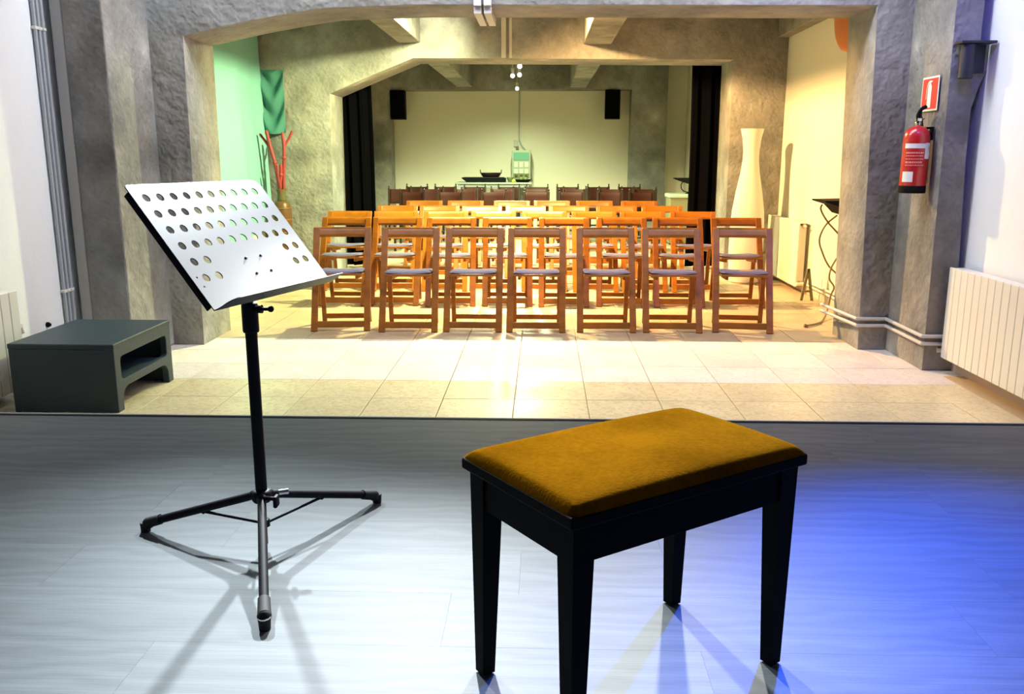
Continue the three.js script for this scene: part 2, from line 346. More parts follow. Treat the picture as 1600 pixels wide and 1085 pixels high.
// ================================================================ FOREGROUND
// ---- piano bench
{
  const t = group('piano_bench', [0.202, STAGE_Y, -1.788], 35.2 * D2R);
  tag(t, 'black piano bench with a worn mustard velvet seat and tapered legs on the stage', 'bench');
  const L = 0.635, W = 0.392, H = 0.526;
  // padded velvet top
  const cs = sheet((u, v) => {
    const x = (u - 0.5) * 2, z = (v - 0.5) * 2, ex = 1 - Math.pow(Math.abs(x), 22), ez = 1 - Math.pow(Math.abs(z), 14);
    const e = Math.max(0, ex * ez), rx = 1 - 0.008 * Math.pow(Math.abs(z), 14), rz = 1 - 0.012 * Math.pow(Math.abs(x), 14);
    return [x * rx * (L / 2 - 0.002), H - 0.022 + 0.016 * Math.pow(e, 0.4) + 0.013 * e * (1 - 0.35 * x * x - 0.5 * z * z), z * rz * (W / 2 - 0.002)];
  }, 56, 40, [0, 1, 0], 0.012);
  // sheet runs v along +z, so flip winding to face up
  const ix = cs.index.array; for (let i = 0; i < ix.length; i += 3) { const q = ix[i]; ix[i] = ix[i + 1]; ix[i + 1] = q; } cs.computeVertexNormals();
  { const p = cs.attributes.position, uv = cs.attributes.uv; for (let i = 0; i < p.count; i++) uv.setXY(i, p.getX(i), p.getZ(i)); }
  mesh('seat', [cs], M.velvet, t);
  mesh('seat_board', [rbox(L, 0.026, W, 0, H - 0.035, 0, 0.006, 3)], M.lacquer, t);
  const lx = L / 2 - 0.014, lz = W / 2 - 0.014, aT = H - 0.048;
  for (const [sx, sz] of [[1, 1], [1, -1], [-1, 1], [-1, -1]]) {
    const s0 = 0.052, s1 = 0.031, g = box(1, 1, 1), p = g.attributes.position;
    for (let i = 0; i < p.count; i++) {
      const top = p.getY(i) > 0, w = top ? s0 : s1;
      const ox = p.getX(i) > 0 ? 0 : -w, oz = p.getZ(i) > 0 ? 0 : -w;     // outer faces stay plumb
      p.setXYZ(i, sx * (lx + ox - (top ? 0 : 0.006)), top ? aT : 0.004, sz * (lz + oz - (top ? 0 : 0.006)));
    }
    if (sx * sz < 0) { const a = g.index.array; for (let i = 0; i < a.length; i += 3) { const q = a[i]; a[i] = a[i + 1]; a[i + 1] = q; } }
    g.computeVertexNormals();
    const lg = mesh('leg', [g], M.lacquer, t);
    mesh('foot_pad', [new THREE.CylinderGeometry(0.012, 0.012, 0.005, 14).translate(sx * (lx - 0.023), 0.0025, sz * (lz - 0.023))], M.rubber, lg);
  }
  for (const s of [1, -1]) {
    mesh('apron', [rbox(2 * lx - 0.1, 0.078, 0.018, 0, aT - 0.039, s * (lz - 0.014), 0.002)], M.lacquer, t);
    mesh('apron', [rbox(0.018, 0.078, 2 * lz - 0.1, s * (lx - 0.014), aT - 0.039, 0, 0.002)], M.lacquer, t);
  }
}
// ---- music stand
{
  const BX = -0.807, BZ = -2.36, t = group('music_stand', [BX, STAGE_Y, BZ]);
  tag(t, 'black tripod music stand with a perforated pale metal desk on the stage', 'music stand');
  const K = 2.36 / 2.152, W = 0.4854 * K, Hd = 0.3492 * K, yaw = 1.2572, tilt = 0.6852;
  const n0 = V(Math.sin(yaw), 0, Math.cos(yaw)), u = V(Math.cos(yaw), 0, -Math.sin(yaw));
  const v = V(0, Math.cos(tilt), 0).addScaledVector(n0, -Math.sin(tilt)), n = u.clone().cross(v);
  const c = V(-0.7543 * K, (1.1294 - 1.33) * K + 1.33, -2.152 * K).sub(V(BX, STAGE_Y, BZ));
  const o = c.clone().addScaledVector(u, -W / 2).addScaledVector(v, -Hd / 2);
  const mtx = new THREE.Matrix4().makeBasis(u, v, n).setPosition(o);          // x along desk, y up desk, z out of it
  const sh = new THREE.Shape(); const r = 0.035;
  sh.moveTo(0, 0); sh.lineTo(W, 0); sh.lineTo(W, Hd - r); sh.quadraticCurveTo(W, Hd, W - r, Hd); sh.lineTo(0.012, Hd); sh.quadraticCurveTo(0, Hd, 0, Hd - 0.012); sh.lineTo(0, 0);
  for (let j = 0; j < 6; j++) for (let i = 0; i < 10; i++) {
    if (j > 3 && i > 1 && i < 8) continue;
    const h = new THREE.Path(); h.absellipse((0.038 + 0.0447 * i + 0.0013 * j) * K, (0.3105 - 0.0455 * j) * K, 0.0118, 0.0118, 0, Math.PI * 2, true); sh.holes.push(h);
  }
  for (const [a, b] of [[0.018, 0.088], [0.020, 0.062]]) { const h = new THREE.Path(); h.absellipse(a * K, b * K, 0.0028, 0.0028, 0, Math.PI * 2, true); sh.holes.push(h); }
  const dg = new THREE.ExtrudeGeometry(sh, { depth: 0.0022, bevelEnabled: true, bevelSize: 0.0005, bevelThickness: 0.0005, bevelSegments: 1, curveSegments: 14 }).translate(0, 0, -0.0022);
  const desk = mesh('desk', [dg.applyMatrix4(mtx)], M.desk, t);
  mesh('desk_edge', [rbox(0.004, Hd - 0.03, 0.016, -0.001, (Hd - 0.03) / 2 + 0.01, -0.010, 0.0018).applyMatrix4(mtx)], M.blackPaint, desk);
  mesh('desk_edge', [rbox(0.004, Hd - 0.06, 0.012, W - 0.002, (Hd - 0.06) / 2 + 0.01, -0.008, 0.0018).applyMatrix4(mtx)], M.blackPaint, desk);
  for (const a of [0.22, 0.28]) for (const b of [0.1155, 0.069]) mesh('rivet', [new THREE.SphereGeometry(0.0042, 12, 6, 0, Math.PI * 2, 0, Math.PI / 2).rotateX(Math.PI / 2).translate(a * K, b * K, 0.0004).applyMatrix4(mtx)], M.chrome, desk);
  // ledge folded out of the lower edge
  const ls = new THREE.Shape(); ls.moveTo(0, 0); ls.lineTo(W, 0); ls.quadraticCurveTo(W + 0.012, 0.02, W + 0.016, 0.040); ls.lineTo(0.06, 0.040); ls.quadraticCurveTo(0.028, 0.036, 0.02, 0.016); ls.quadraticCurveTo(0.014, 0.004, 0, 0);
  const lg = new THREE.ExtrudeGeometry(ls, { depth: 0.002, bevelEnabled: true, bevelSize: 0.0004, bevelThickness: 0.0004, bevelSegments: 1 }).rotateX(Math.PI / 2).translate(0, 0.001, 0);
  mesh('ledge', [lg.applyMatrix4(mtx)], M.desk, t);
  // bracket behind the desk, knob, tube
  const bk = V(0.25 * K, 0.092 * K, -0.012).applyMatrix4(mtx);
  const topY = 0.79;
  mesh('bracket', [rbox(0.10, 0.085, 0.004, 0.25 * K, 0.092 * K, -0.005, 0.0015).applyMatrix4(mtx), bar([bk.x, bk.y, bk.z], [0, topY - 0.02, 0], 0.012), new THREE.CylinderGeometry(0.016, 0.016, 0.05, 16).rotateX(Math.PI / 2).translate(0, topY - 0.03, 0)], M.blackPaint, t);
  mesh('tilt_knob', [bar([0.012, topY - 0.075, 0.008], [0.038, topY - 0.073, 0.012], 0.009, 0.012), bar([0.036, topY - 0.073, 0.012], [0.062, topY - 0.072, 0.016], 0.005), ball(0.009, 0.064, topY - 0.072, 0.016, 12)], M.blackPaint, t);
  mesh('sleeve', [lathe([[0, 0], [0.021, 0], [0.0225, 0.004], [0.0225, 0.075], [0.020, 0.085], [0, 0.085]], 24).translate(0, topY - 0.14, 0)], M.blackPaint, t);
  mesh('pole', [bar([0, 0.17, 0], [0, topY - 0.06, 0], 0.0165, 0.0165, 20)], M.blackPaint, t);
  mesh('inner_rod', [bar([0.004, 0.02, 0.004], [0.004, 0.2, 0.004], 0.007)], M.blackPaint, t);
  mesh('hub', [lathe([[0, 0], [0.024, 0], [0.028, 0.006], [0.028, 0.026], [0.022, 0.036], [0, 0.036]], 24).translate(0, 0.15, 0)], M.blackPaint, t);
  const wk = mesh('wing_knob', [bar([0.015, 0.172, 0.03], [0.055, 0.178, 0.05], 0.006), rbox(0.012, 0.034, 0.03, 0.058, 0.172, 0.052, 0.005)], M.blackPaint, t);
  mesh('knob_stud', [bar([0.06, 0.19, 0.03], [0.085, 0.19, 0.02], 0.008)], M.chrome, wk);
  const feet = [[-0.406, -0.113], [0.262, -0.366], [0.137, 0.440]];
  const collar = V(0.006, 0.085, 0.006);
  mesh('collar', [lathe([[0.008, 0], [0.016, 0], [0.016, 0.02], [0.008, 0.02]], 18).translate(0.004, 0.075, 0.004)], M.blackPaint, t);
  for (const [fx, fz] of feet) {
    const L = Math.hypot(fx, fz), d = [fx / L, fz / L];
    const a = [d[0] * 0.024, 0.166, d[1] * 0.024], b = [fx * 0.97, 0.030, fz * 0.97];
    const leg = mesh('leg', [bar(a, b, 0.0125, 0.0125, 16), ball(0.016, a[0], a[1], a[2], 12)], M.blackPaint, t);
    const e = [fx * 1.0, 0.022, fz * 1.0], m0 = [a[0] + (b[0] - a[0]) * 0.88, a[1] + (b[1] - a[1]) * 0.88, a[2] + (b[2] - a[2]) * 0.88];
    mesh('rubber_foot', [bar(m0, b, 0.0155, 0.017, 16), ball(0.018, b[0], b[1] - 0.002, b[2], 16), bar([e[0], 0.03, e[2]], [e[0], 0, e[2]], 0.016, 0.014, 16)], M.rubber, leg);
    const mm = [a[0] + (b[0] - a[0]) * 0.47, a[1] + (b[1] - a[1]) * 0.47 - 0.010, a[2] + (b[2] - a[2]) * 0.47];
    mesh('brace', [bar([collar.x + d[0] * 0.014, collar.y, collar.z + d[1] * 0.014], mm, 0.0045, 0.0045, 10), ball(0.008, mm[0], mm[1], mm[2], 10)], M.blackPaint, leg);
  }
}
// ---- step box by the left wall
{
  const W = 0.56, H = 0.37, D = 0.70, t = group('step_box', [-2.505, 0, -4.72]);
  tag(t, 'low dark teal wooden box with two openings in its side, by the left wall', 'step');
  const R = (x, y, w, h, r) => { const p = new THREE.Path(); p.moveTo(x + r, y); p.lineTo(x + w - r, y); p.quadraticCurveTo(x + w, y, x + w, y + r); p.lineTo(x + w, y + h - r); p.quadraticCurveTo(x + w, y + h, x + w - r, y + h); p.lineTo(x + r, y + h); p.quadraticCurveTo(x, y + h, x, y + h - r); p.lineTo(x, y + r); p.quadraticCurveTo(x, y, x + r, y); return p; };
  const s = new THREE.Shape(); const th = 0.065, r = 0.03;
  s.moveTo(0, 0); s.lineTo(th, 0); s.lineTo(th, 0.06); s.quadraticCurveTo(th + 0.01, 0.115, th + 0.07, 0.12); s.lineTo(D - th - 0.07, 0.12); s.quadraticCurveTo(D - th - 0.01, 0.115, D - th, 0.06); s.lineTo(D - th, 0); s.lineTo(D, 0); s.lineTo(D, H - 0.028); s.lineTo(0, H - 0.028); s.lineTo(0, 0);
  s.holes.push(R(th, 0.165, D - 2 * th, 0.125, r));
  const side = () => new THREE.ExtrudeGeometry(s, { depth: 0.03, bevelEnabled: true, bevelSize: 0.004, bevelThickness: 0.004, bevelOffset: -0.004, bevelSegments: 2 });
  // shape x runs along the depth: near end first
  const place = (g, x) => g.rotateY(Math.PI / 2).translate(x, 0, D / 2);
  mesh('side_panel', [boxUV(place(side(), W / 2 - 0.034))], M.teal, t);
  mesh('side_panel', [boxUV(place(side(), -W / 2 + 0.004))], M.teal, t);
  mesh('top', [boxUV(rbox(W + 0.006, 0.03, D + 0.006, 0, H - 0.015, 0, 0.008, 3))], M.teal, t);
  mesh('front_panel', [boxUV(rbox(W - 0.07, H - 0.03, 0.024, 0, (H - 0.03) / 2, D / 2 - 0.013, 0.004))], M.teal, t);
  mesh('back_panel', [boxUV(rbox(W - 0.07, H - 0.03, 0.024, 0, (H - 0.03) / 2, -D / 2 + 0.013, 0.004))], M.teal, t);
  mesh('shelf', [boxUV(rbox(W - 0.07, 0.03, D - 0.06, 0, 0.142, 0, 0.004))], M.teal, t);
}

// ---- radiators: local x along the wall, +z into the room
function radiator(pos, ry, len, h, label, valve, mid) {
  const t = group('radiator', pos, ry); tag(t, label, 'radiator');
  const pitch = 0.08, n = Math.round(len / pitch);
  const g = join([rbox(pitch - 0.003, h, 0.014, 0, h / 2, 0.04, 0.005, 2), rbox(0.022, h - 0.06, 0.075, 0, h / 2, 0.0, 0.006, 1)]);
  for (let i = 0; i < n; i++) { const m = new THREE.Mesh(g, M.metalWhite); m.name = numbered('panel'); m.position.x = (i + 0.5) * pitch; m.castShadow = m.receiveShadow = true; t.add(m); }
  mesh('header', [bar([0.01, h - 0.035, -0.01], [n * pitch - 0.01, h - 0.035, -0.01], 0.02), bar([0.01, 0.035, -0.01], [n * pitch - 0.01, 0.035, -0.01], 0.02)], M.metalWhite, t);
  mesh('top_grille', [rbox(n * pitch, 0.006, 0.09, n * pitch / 2, h - 0.008, 0.0, 0.002)], M.metalWhite, t);
  const vx = valve < 0 ? 0 : n * pitch, s = valve < 0 ? -1 : 1;
  mesh('valve', [bar([vx, 0.035, -0.01], [vx + s * 0.05, 0.035, -0.01], 0.011), ball(0.018, vx + s * 0.05, 0.035, -0.01), bar([vx + s * 0.05, 0.035, -0.01], [vx + s * 0.05, 0.035, 0.05], 0.015, 0.017)], M.metalWhite, t);
  mesh('air_vent', [bar([vx, h - 0.035, -0.01], [vx + s * 0.03, h - 0.035, -0.01], 0.012), bar([vx + s * 0.03, h - 0.035, -0.01], [vx + s * 0.045, h - 0.035, -0.01], 0.006)], M.metalWhite, t);
  if (mid) mesh('thermostat', [rbox(0.05, 0.035, 0.035, vx + s * 0.045, mid, 0, 0.008), bar([vx, mid, 0], [vx + s * 0.03, mid, 0], 0.01), bar([vx + s * 0.075, mid - 0.02, 0.0], [vx + s * 0.075, mid - 0.05, 0.01], 0.012)], M.metalWhite, t);
  mesh('bracket', [rbox(0.03, 0.05, 0.03, 0.2, 0.1, -0.05), rbox(0.03, 0.05, 0.03, len - 0.2, 0.1, -0.05), rbox(0.03, 0.05, 0.03, 0.2, h - 0.1, -0.05), rbox(0.03, 0.05, 0.03, len - 0.2, h - 0.1, -0.05)], M.metalWhite, t);
  return t;
}
radiator([XR - 0.07, 0.098, -5.42], -90 * D2R, 1.6, 0.565, 'white panel radiator on the right wall beside the pillar with the extinguisher', -1);
radiator([XL + 0.065, 0.06, -3.72], 90 * D2R, 0.96, 0.545, 'white panel radiator on the left wall beside the low teal box', 1, 0.335);
radiator([XR - 0.066, 0.06, -9.86], -90 * D2R, 1.2, 0.63, 'cream panel radiator on the lit wall of the middle bay beside the tall vase', 1);

// ---- conduits
tag(mesh('water_pipe', [pipe([[2.12, 0.222, -6.66], [2.178, 0.222, -6.06], [2.378, 0.222, -6.055], [2.378, 0.222, -5.46], [2.53, 0.222, -5.455]], 0.012)], M.pipePaint), 'upper of the two pale pipes wrapping the base of the right pillar', 'pipe');
tag(mesh('water_pipe', [pipe([[2.12, 0.175, -6.66], [2.182, 0.175, -6.06], [2.378, 0.175, -6.055], [2.378, 0.175, -5.46], [2.53, 0.175, -5.455]], 0.012)], M.pipePaint), 'lower of the two pale pipes wrapping the base of the right pillar', 'pipe');
{
  const lab = ['leftmost thin grey conduit running up the left wall corner', 'middle thin grey conduit running up the left wall corner', 'rightmost thin grey conduit running up the left wall corner'];
  [-5.32, -5.36, -5.405].forEach((z, i) => {
    const t = group('conduit', [XL + 0.016, 0, z]); tag(t, lab[i], 'conduit');
    mesh('tube', [bar([0, 0.02, 0], [0, CEIL0 - 0.01, 0], 0.011)], M.pipeGrey, t);
    for (const y of [0.5, 2.06]) mesh('clip', [rbox(0.03, 0.018, 0.036, 0, y, 0, 0.004)], M.metalWhite, t);
  });
}
tag(mesh('wall_plug', [new THREE.CylinderGeometry(0.016, 0.016, 0.012, 16).rotateZ(Math.PI / 2).translate(XL + 0.006, 0.325, -5.12), new THREE.CylinderGeometry(0.008, 0.01, 0.022, 12).rotateZ(Math.PI / 2).translate(XL + 0.012, 0.325, -5.12)], M.blackMatte), 'small black wall plug on the left wall above the low box', 'plug');
// trunking over the first portal and down the second one
{
  const t = group('cable_trunking', [-0.404, 0, -6.08]); tag(t, 'twin grey cable trunking coming down over the concrete beam at top centre', 'trunking');
  mesh('channel', [rbox(0.05, 0.85, 0.045, -0.033, 2.705, 0.022, 0.004), rbox(0.05, 0.045, 0.57, -0.033, 2.257, -0.265, 0.004)], M.pipePaint, t);
  mesh('channel', [rbox(0.05, 0.85, 0.045, 0.033, 2.705, 0.022, 0.004), rbox(0.05, 0.045, 0.57, 0.033, 2.257, -0.265, 0.004)], M.pipePaint, t);
  const t2 = group('cable_trunking', [-0.40, 0, -9.9]); tag(t2, 'twin pale cable trunking on the face of the second concrete beam', 'trunking');
  mesh('channel', [rbox(0.05, 0.58, 0.03, -0.035, 2.645, 0.015, 0.003)], M.pipePaint, t2);
  mesh('channel', [rbox(0.03, 0.58, 0.03, 0.04, 2.645, 0.015, 0.003)], M.pipePaint, t2);
}
{
  const z = ZB + 0.02;
  tag(mesh('wall_cable', [tube([[-0.44, 2.5, z], [-0.445, 2.0, z], [-0.44, 1.6, z], [-0.40, 1.5, z], [-0.28, 1.36, z], [-0.26, 1.2, z], [-0.2, 0.85, z]], 0.012, 50)], M.pipeGrey), 'grey cable dropping down the far back wall to the pale cabinet', 'cable');
}
// ---- bracket under the corbel
{
  const t = group('wall_bracket', [2.47, 1.83, -5.46]); tag(t, 'dark metal bracket with a short tube, fixed high on the right pillar', 'bracket');
  mesh('plate', [rbox(0.20, 0.014, 0.10, 0.02, 0.135, 0.05, 0.003)], M.steelDark, t);
  mesh('back_plate', [rbox(0.14, 0.16, 0.012, 0.03, 0.05, 0.008, 0.003)], M.steelDark, t);
  mesh('tube', [lathe([[0, 0], [0.036, 0], [0.04, 0.005], [0.04, 0.19], [0, 0.19]], 24).translate(-0.02, -0.065, 0.05)], M.steelDark, t);
}

// ---- fire sign and extinguisher on the pillar's side (plane x = 2.38)
{
  const t = group('fire_sign', [2.378, 1.698, -5.69], -90 * D2R); tag(t, 'red and white fire extinguisher sign on the pillar above the extinguisher', 'sign');
  mesh('plate', [rbox(0.235, 0.205, 0.004, 0, 0, 0.002, 0.001)], M.signWhite, t);
  mesh('red_field', [rbox(0.212, 0.182, 0.003, 0, 0, 0.0045, 0.0008)], M.signRed, t);
  const s = [[-0.026, -0.082], [0.026, -0.082], [0.026, 0.03], [0.024, 0.044], [0.014, 0.056], [0.009, 0.06], [0.009, 0.068], [0.03, 0.07], [0.03, 0.077], [0.006, 0.079], [-0.012, 0.077], [-0.03, 0.066], [-0.040, 0.05], [-0.046, 0.01], [-0.046, -0.03], [-0.042, -0.03], [-0.041, 0.01], [-0.035, 0.046], [-0.026, 0.059], [-0.012, 0.068], [-0.009, 0.06], [-0.016, 0.056], [-0.024, 0.044], [-0.026, 0.03]];
  mesh('pictogram', [extrude(s, 0.0015, 0).translate(0, 0, 0.006)], M.signWhite, t);
}
{
  const t = group('fire_extinguisher', [2.288, 1.10, -5.61]); tag(t, 'red fire extinguisher with white labels hanging on the concrete pillar', 'extinguisher');
  const R = 0.077;
  mesh('body', [lathe([[0, 0.03], [R, 0.03], [R, 0.325], [R * 0.97, 0.35], [R * 0.86, 0.374], [R * 0.6, 0.394], [R * 0.36, 0.401], [0.024, 0.404], [0, 0.404]], 40)], M.red, t);
  mesh('base_ring', [lathe([[0, 0], [R * 0.96, 0], [R * 1.02, 0.006], [R * 1.02, 0.042], [R, 0.046], [0, 0.046]], 40)], M.blackMatte, t);
  const arc = (y, h, a0, a1) => new THREE.CylinderGeometry(R + 0.0008, R + 0.0008, h, 20, 1, true, a0, a1 - a0).translate(0, y, 0);
  mesh('label', [arc(0.285, 0.028, -1.25, 0.35)], M.signWhite, t);
  mesh('label', [arc(0.255, 0.095, 0.36, 1.05)], M.signWhite, t);
  mesh('label', [arc(0.10, 0.062, -1.3, -0.42)], M.signWhite, t);
  const cv = document.createElement('canvas'); cv.width = 256; cv.height = 128; const cx = cv.getContext('2d');
  cx.fillStyle = '#b81418'; cx.fillRect(0, 0, 256, 128); cx.fillStyle = '#e59a94';
  for (let y = 0; y < 5; y++) for (let x = 8; x < 236;) { const w = 8 + Math.floor(rnd() * 26); if (y === 0 || y === 3) cx.fillRect(x, 8 + y * 24, w, 13); else cx.fillRect(x, 10 + y * 24, w, 7); x += w + 6; }
  const ct = new THREE.CanvasTexture(cv); ct.colorSpace = THREE.SRGBColorSpace;
  mesh('print', [arc(0.205, 0.10, -1.15, 0.3)], S({ map: ct, roughness: 0.35 }), t);
  mesh('valve', [lathe([[0, 0], [0.019, 0], [0.019, 0.025], [0.013, 0.03], [0.013, 0.05], [0, 0.05]], 20).translate(0, 0.40, 0), rbox(0.025, 0.02, 0.05, 0, 0.44, 0.0, 0.004)], M.chrome, t);
  mesh('handle', [slat([0.0, 0.446, 0.02], [0.035, 0.485, -0.06], 0.022, 0.005, [0, 0, 1]), slat([0, 0.435, 0.02], [0.05, 0.448, -0.05], 0.02, 0.005, [0, 0, 1])], M.blackPaint, t);
  mesh('hose', [tube([[0.0, 0.43, 0], [0.0, 0.462, -0.02], [0.02, 0.48, -0.05], [0.05, 0.45, -0.085], [0.065, 0.36, -0.09], [0.068, 0.2, -0.088], [0.066, 0.08, -0.085]], 0.009, 60), tube([[-0.005, 0.42, 0.01], [-0.004, 0.47, 0.0], [0.014, 0.505, 0.0], [0.04, 0.52, 0.0]], 0.011, 24)], M.blackMatte, t);
  mesh('wall_hook', [rbox(0.012, 0.08, 0.04, 0.085, 0.36, 0, 0.003), rbox(0.07, 0.012, 0.03, 0.055, 0.392, 0, 0.003)], M.blackMatte, t);
}

// ================================================================ FOLDING CHAIRS
function makeChair() {
  const t = new THREE.Group();
  const add = (n, g, m) => { const k = new THREE.Mesh(join(g), m); k.name = n; k.castShadow = k.receiveShadow = true; t.add(k); return k; };
  const uvw = (g) => boxUV(g, rr(0, 2), rr(0, 2));
  for (const s of [-1, 1]) add('leg', [uvw(slat([s * 0.202, 0, 0.2], [s * 0.202, 0.765, -0.15], 0.050, 0.026, [1, 0, 0], 0.005))], M.wood);
  for (const s of [-1, 1]) add('leg', [uvw(slat([s * 0.180, 0, -0.2], [s * 0.180, 0.41, -0.135], 0.036, 0.024, [1, 0, 0], 0.005))], M.wood);
  add('top_rail', [uvw(sheet((u, v) => { const x = (u - 0.5) * 0.452; const y = 0.698 + v * 0.074; return [x, y, 0.2 - 0.35 * y / 0.765 + 0.015 - 0.02 * (1 - (u - 0.5) * (u - 0.5) * 4)]; }, 14, 3, [0, 0, 1], 0.018))], M.wood);
  add('foot_rail', [uvw(slat([-0.185, 0.052, 0.176], [0.185, 0.052, 0.176], 0.05, 0.02, [0, 1, 0], 0.004))], M.wood);
  add('foot_rail', [uvw(slat([-0.166, 0.052, -0.192], [0.166, 0.052, -0.192], 0.04, 0.018, [0, 1, 0], 0.004))], M.wood);
  const TILT = 0.075, tl = (g) => g.translate(0, 0, -0.19).rotateX(-TILT).translate(0, 0.006, 0.19);   // seat falls towards the back
  add('seat', [uvw(tl(rbox(0.358, 0.018, 0.37, 0, 0.43, 0.015, 0.006))), uvw(tl(rbox(0.02, 0.03, 0.33, -0.13, 0.41, 0.01))), uvw(tl(rbox(0.02, 0.03, 0.33, 0.13, 0.41, 0.01)))], M.wood);
  const cu = sheet((u, v) => {
    const x = (u - 0.5) * 2, z = (v - 0.5) * 2, e = (1 - Math.pow(Math.abs(x), 6)) * (1 - Math.pow(Math.abs(z), 6));
    return [x * 0.176, 0.441 + 0.022 * Math.pow(Math.max(e, 0), 0.4) + 0.012 * x * x, 0.015 + z * 0.178];
  }, 24, 20, [0, 1, 0], 0.004);
  const ix = cu.index.array; for (let i = 0; i < ix.length; i += 3) { const q = ix[i]; ix[i] = ix[i + 1]; ix[i + 1] = q; } tl(cu); cu.computeVertexNormals();
  add('cushion', [cu], M.cushion);
  return t;
}
const chairKinds = [makeChair(), makeChair(), makeChair()];
const ROWS = [
  ['front', -6.79, [-1.572, -1.034, -0.534, -0.046, 0.492, 1.002, 1.55]],
  ['second', -7.96, [-1.808, -1.339, -0.832, -0.319, 0.192, 0.716, 1.225, 1.756]],
  ['third', -8.83, [-1.974, -1.485, -0.981, -0.502, 0.017, 0.522, 1.009, 1.509]],
  ['fourth', -9.85, [-1.645, -1.168, -0.686, -0.194, 0.296, 0.824, 1.332]],
  ['fifth', -10.95, [-1.485, -0.973, -0.392, 0.108, 0.643, 1.195]],
];
const ORD = ['first', 'second', 'third', 'fourth', 'fifth', 'sixth', 'seventh', 'eighth'];
ROWS.forEach(([rn, z, xs], r) => xs.forEach((x, i) => {
  const tw = r === 0 ? [0.09, 0.03, 0.0, -0.01, 0.01, -0.02, -0.10][i] : rr(-0.04, 0.04);
  const zz = z + (r === 0 ? [0, 0.02, 0, 0.0, -0.01, -0.02, -0.03][i] : rr(-0.02, 0.02));
  const c = copyOf(chairKinds[Math.floor(rnd() * 3)], 'folding_chair', [x, 0, zz], tw);
  tag(c, `wooden folding chair with grey cushion, ${ORD[i]} from the left in the ${rn} row`, 'chair', 'wooden folding chairs in rows facing the stage');
  if (r === 0 && i === 6) {
    c.userData.label = 'wooden folding chair with an orange patch on its cushion, at the front row right end';
    const p = mesh('cushion_patch', [new THREE.CircleGeometry(0.055, 20).scale(1, 0.8, 1).rotateX(-Math.PI / 2).translate(0.02, 0.0, 0.09)], M.orangePatch, c.children[c.children.length - 1]);
    const q = p.geometry.attributes.position; for (let k = 0; k < q.count; k++) { const xx = q.getX(k) / 0.176, z2 = q.getZ(k) / 0.178; q.setXYZ(k, q.getX(k), 0.441 + 0.022 + 0.012 * xx * xx + 0.0012, 0.015 + q.getZ(k)); }
    p.geometry.translate(0, 0, -0.19).rotateX(-0.075).translate(0, 0.006, 0.19);
    p.userData.label = 'orange patch';
  }
}));

// ---- dark leather chairs in the far bay
function makeDarkChair() {
  const t = new THREE.Group();
  const add = (n, g, m) => { const k = new THREE.Mesh(join(g), m); k.name = n; k.castShadow = k.receiveShadow = true; t.add(k); return k; };
  for (const s of [-1, 1]) {
    const p = add('leg', [slat([s * 0.175, 0, -0.17], [s * 0.175, 0.82, -0.22], 0.03, 0.03)], M.walnut);
    const f = new THREE.Mesh(lathe([[0, 0], [0.012, 0], [0.007, 0.012], [0.014, 0.024], [0.010, 0.036], [0, 0.046]], 12).translate(s * 0.175, 0.818, -0.22), M.walnut); f.name = 'finial'; p.add(f);
    add('leg', [slat([s * 0.175, 0, 0.2], [s * 0.175, 0.44, 0.2], 0.032, 0.032)], M.walnut);
  }
  add('backrest', [sheet((u, v) => [(u - 0.5) * 0.33, 0.58 + v * 0.225, -0.20 - 0.03 * v - 0.02 * Math.sin(Math.PI * u)], 10, 4, [0, 0, 1], 0.02)], M.leather);
  add('seat', [rbox(0.38, 0.04, 0.40, 0, 0.45, 0.01, 0.015, 3)], M.leather);
  add('stretcher', [slat([-0.16, 0.2, 0.2], [0.16, 0.2, 0.2], 0.025, 0.02, [0, 1, 0]), slat([-0.175, 0.16, -0.17], [-0.175, 0.16, 0.2], 0.025, 0.02, [0, 1, 0]), slat([0.175, 0.16, -0.17], [0.175, 0.16, 0.2], 0.025, 0.02, [0, 1, 0])], M.walnut);
  return t;
}
const dark = makeDarkChair();
const DROWS = [
  ['nearest', -12.55, [-1.90, -1.33, -0.72, -0.10, 0.40, 0.95, 1.42]],
  ['middle', -13.75, [-2.25, -1.75, -1.2, -0.65, -0.1, 0.5, 1.05, 1.6]],
  ['farthest', -14.75, [-2.14, -1.646, -1.138, -0.585, -0.10, 0.42, 0.938, 1.445]],
];
for (const [rn, z, xs] of DROWS) xs.forEach((x, i) => {
  const c = copyOf(dark, 'leather_chair', [x, 0, z + rr(-0.03, 0.03)], rr(-0.06, 0.06));
  tag(c, `dark wooden chair with brown leather back, ${ORD[i]} from the left in the ${rn} dark row`, 'chair', 'dark leather chairs in the far bay');
});

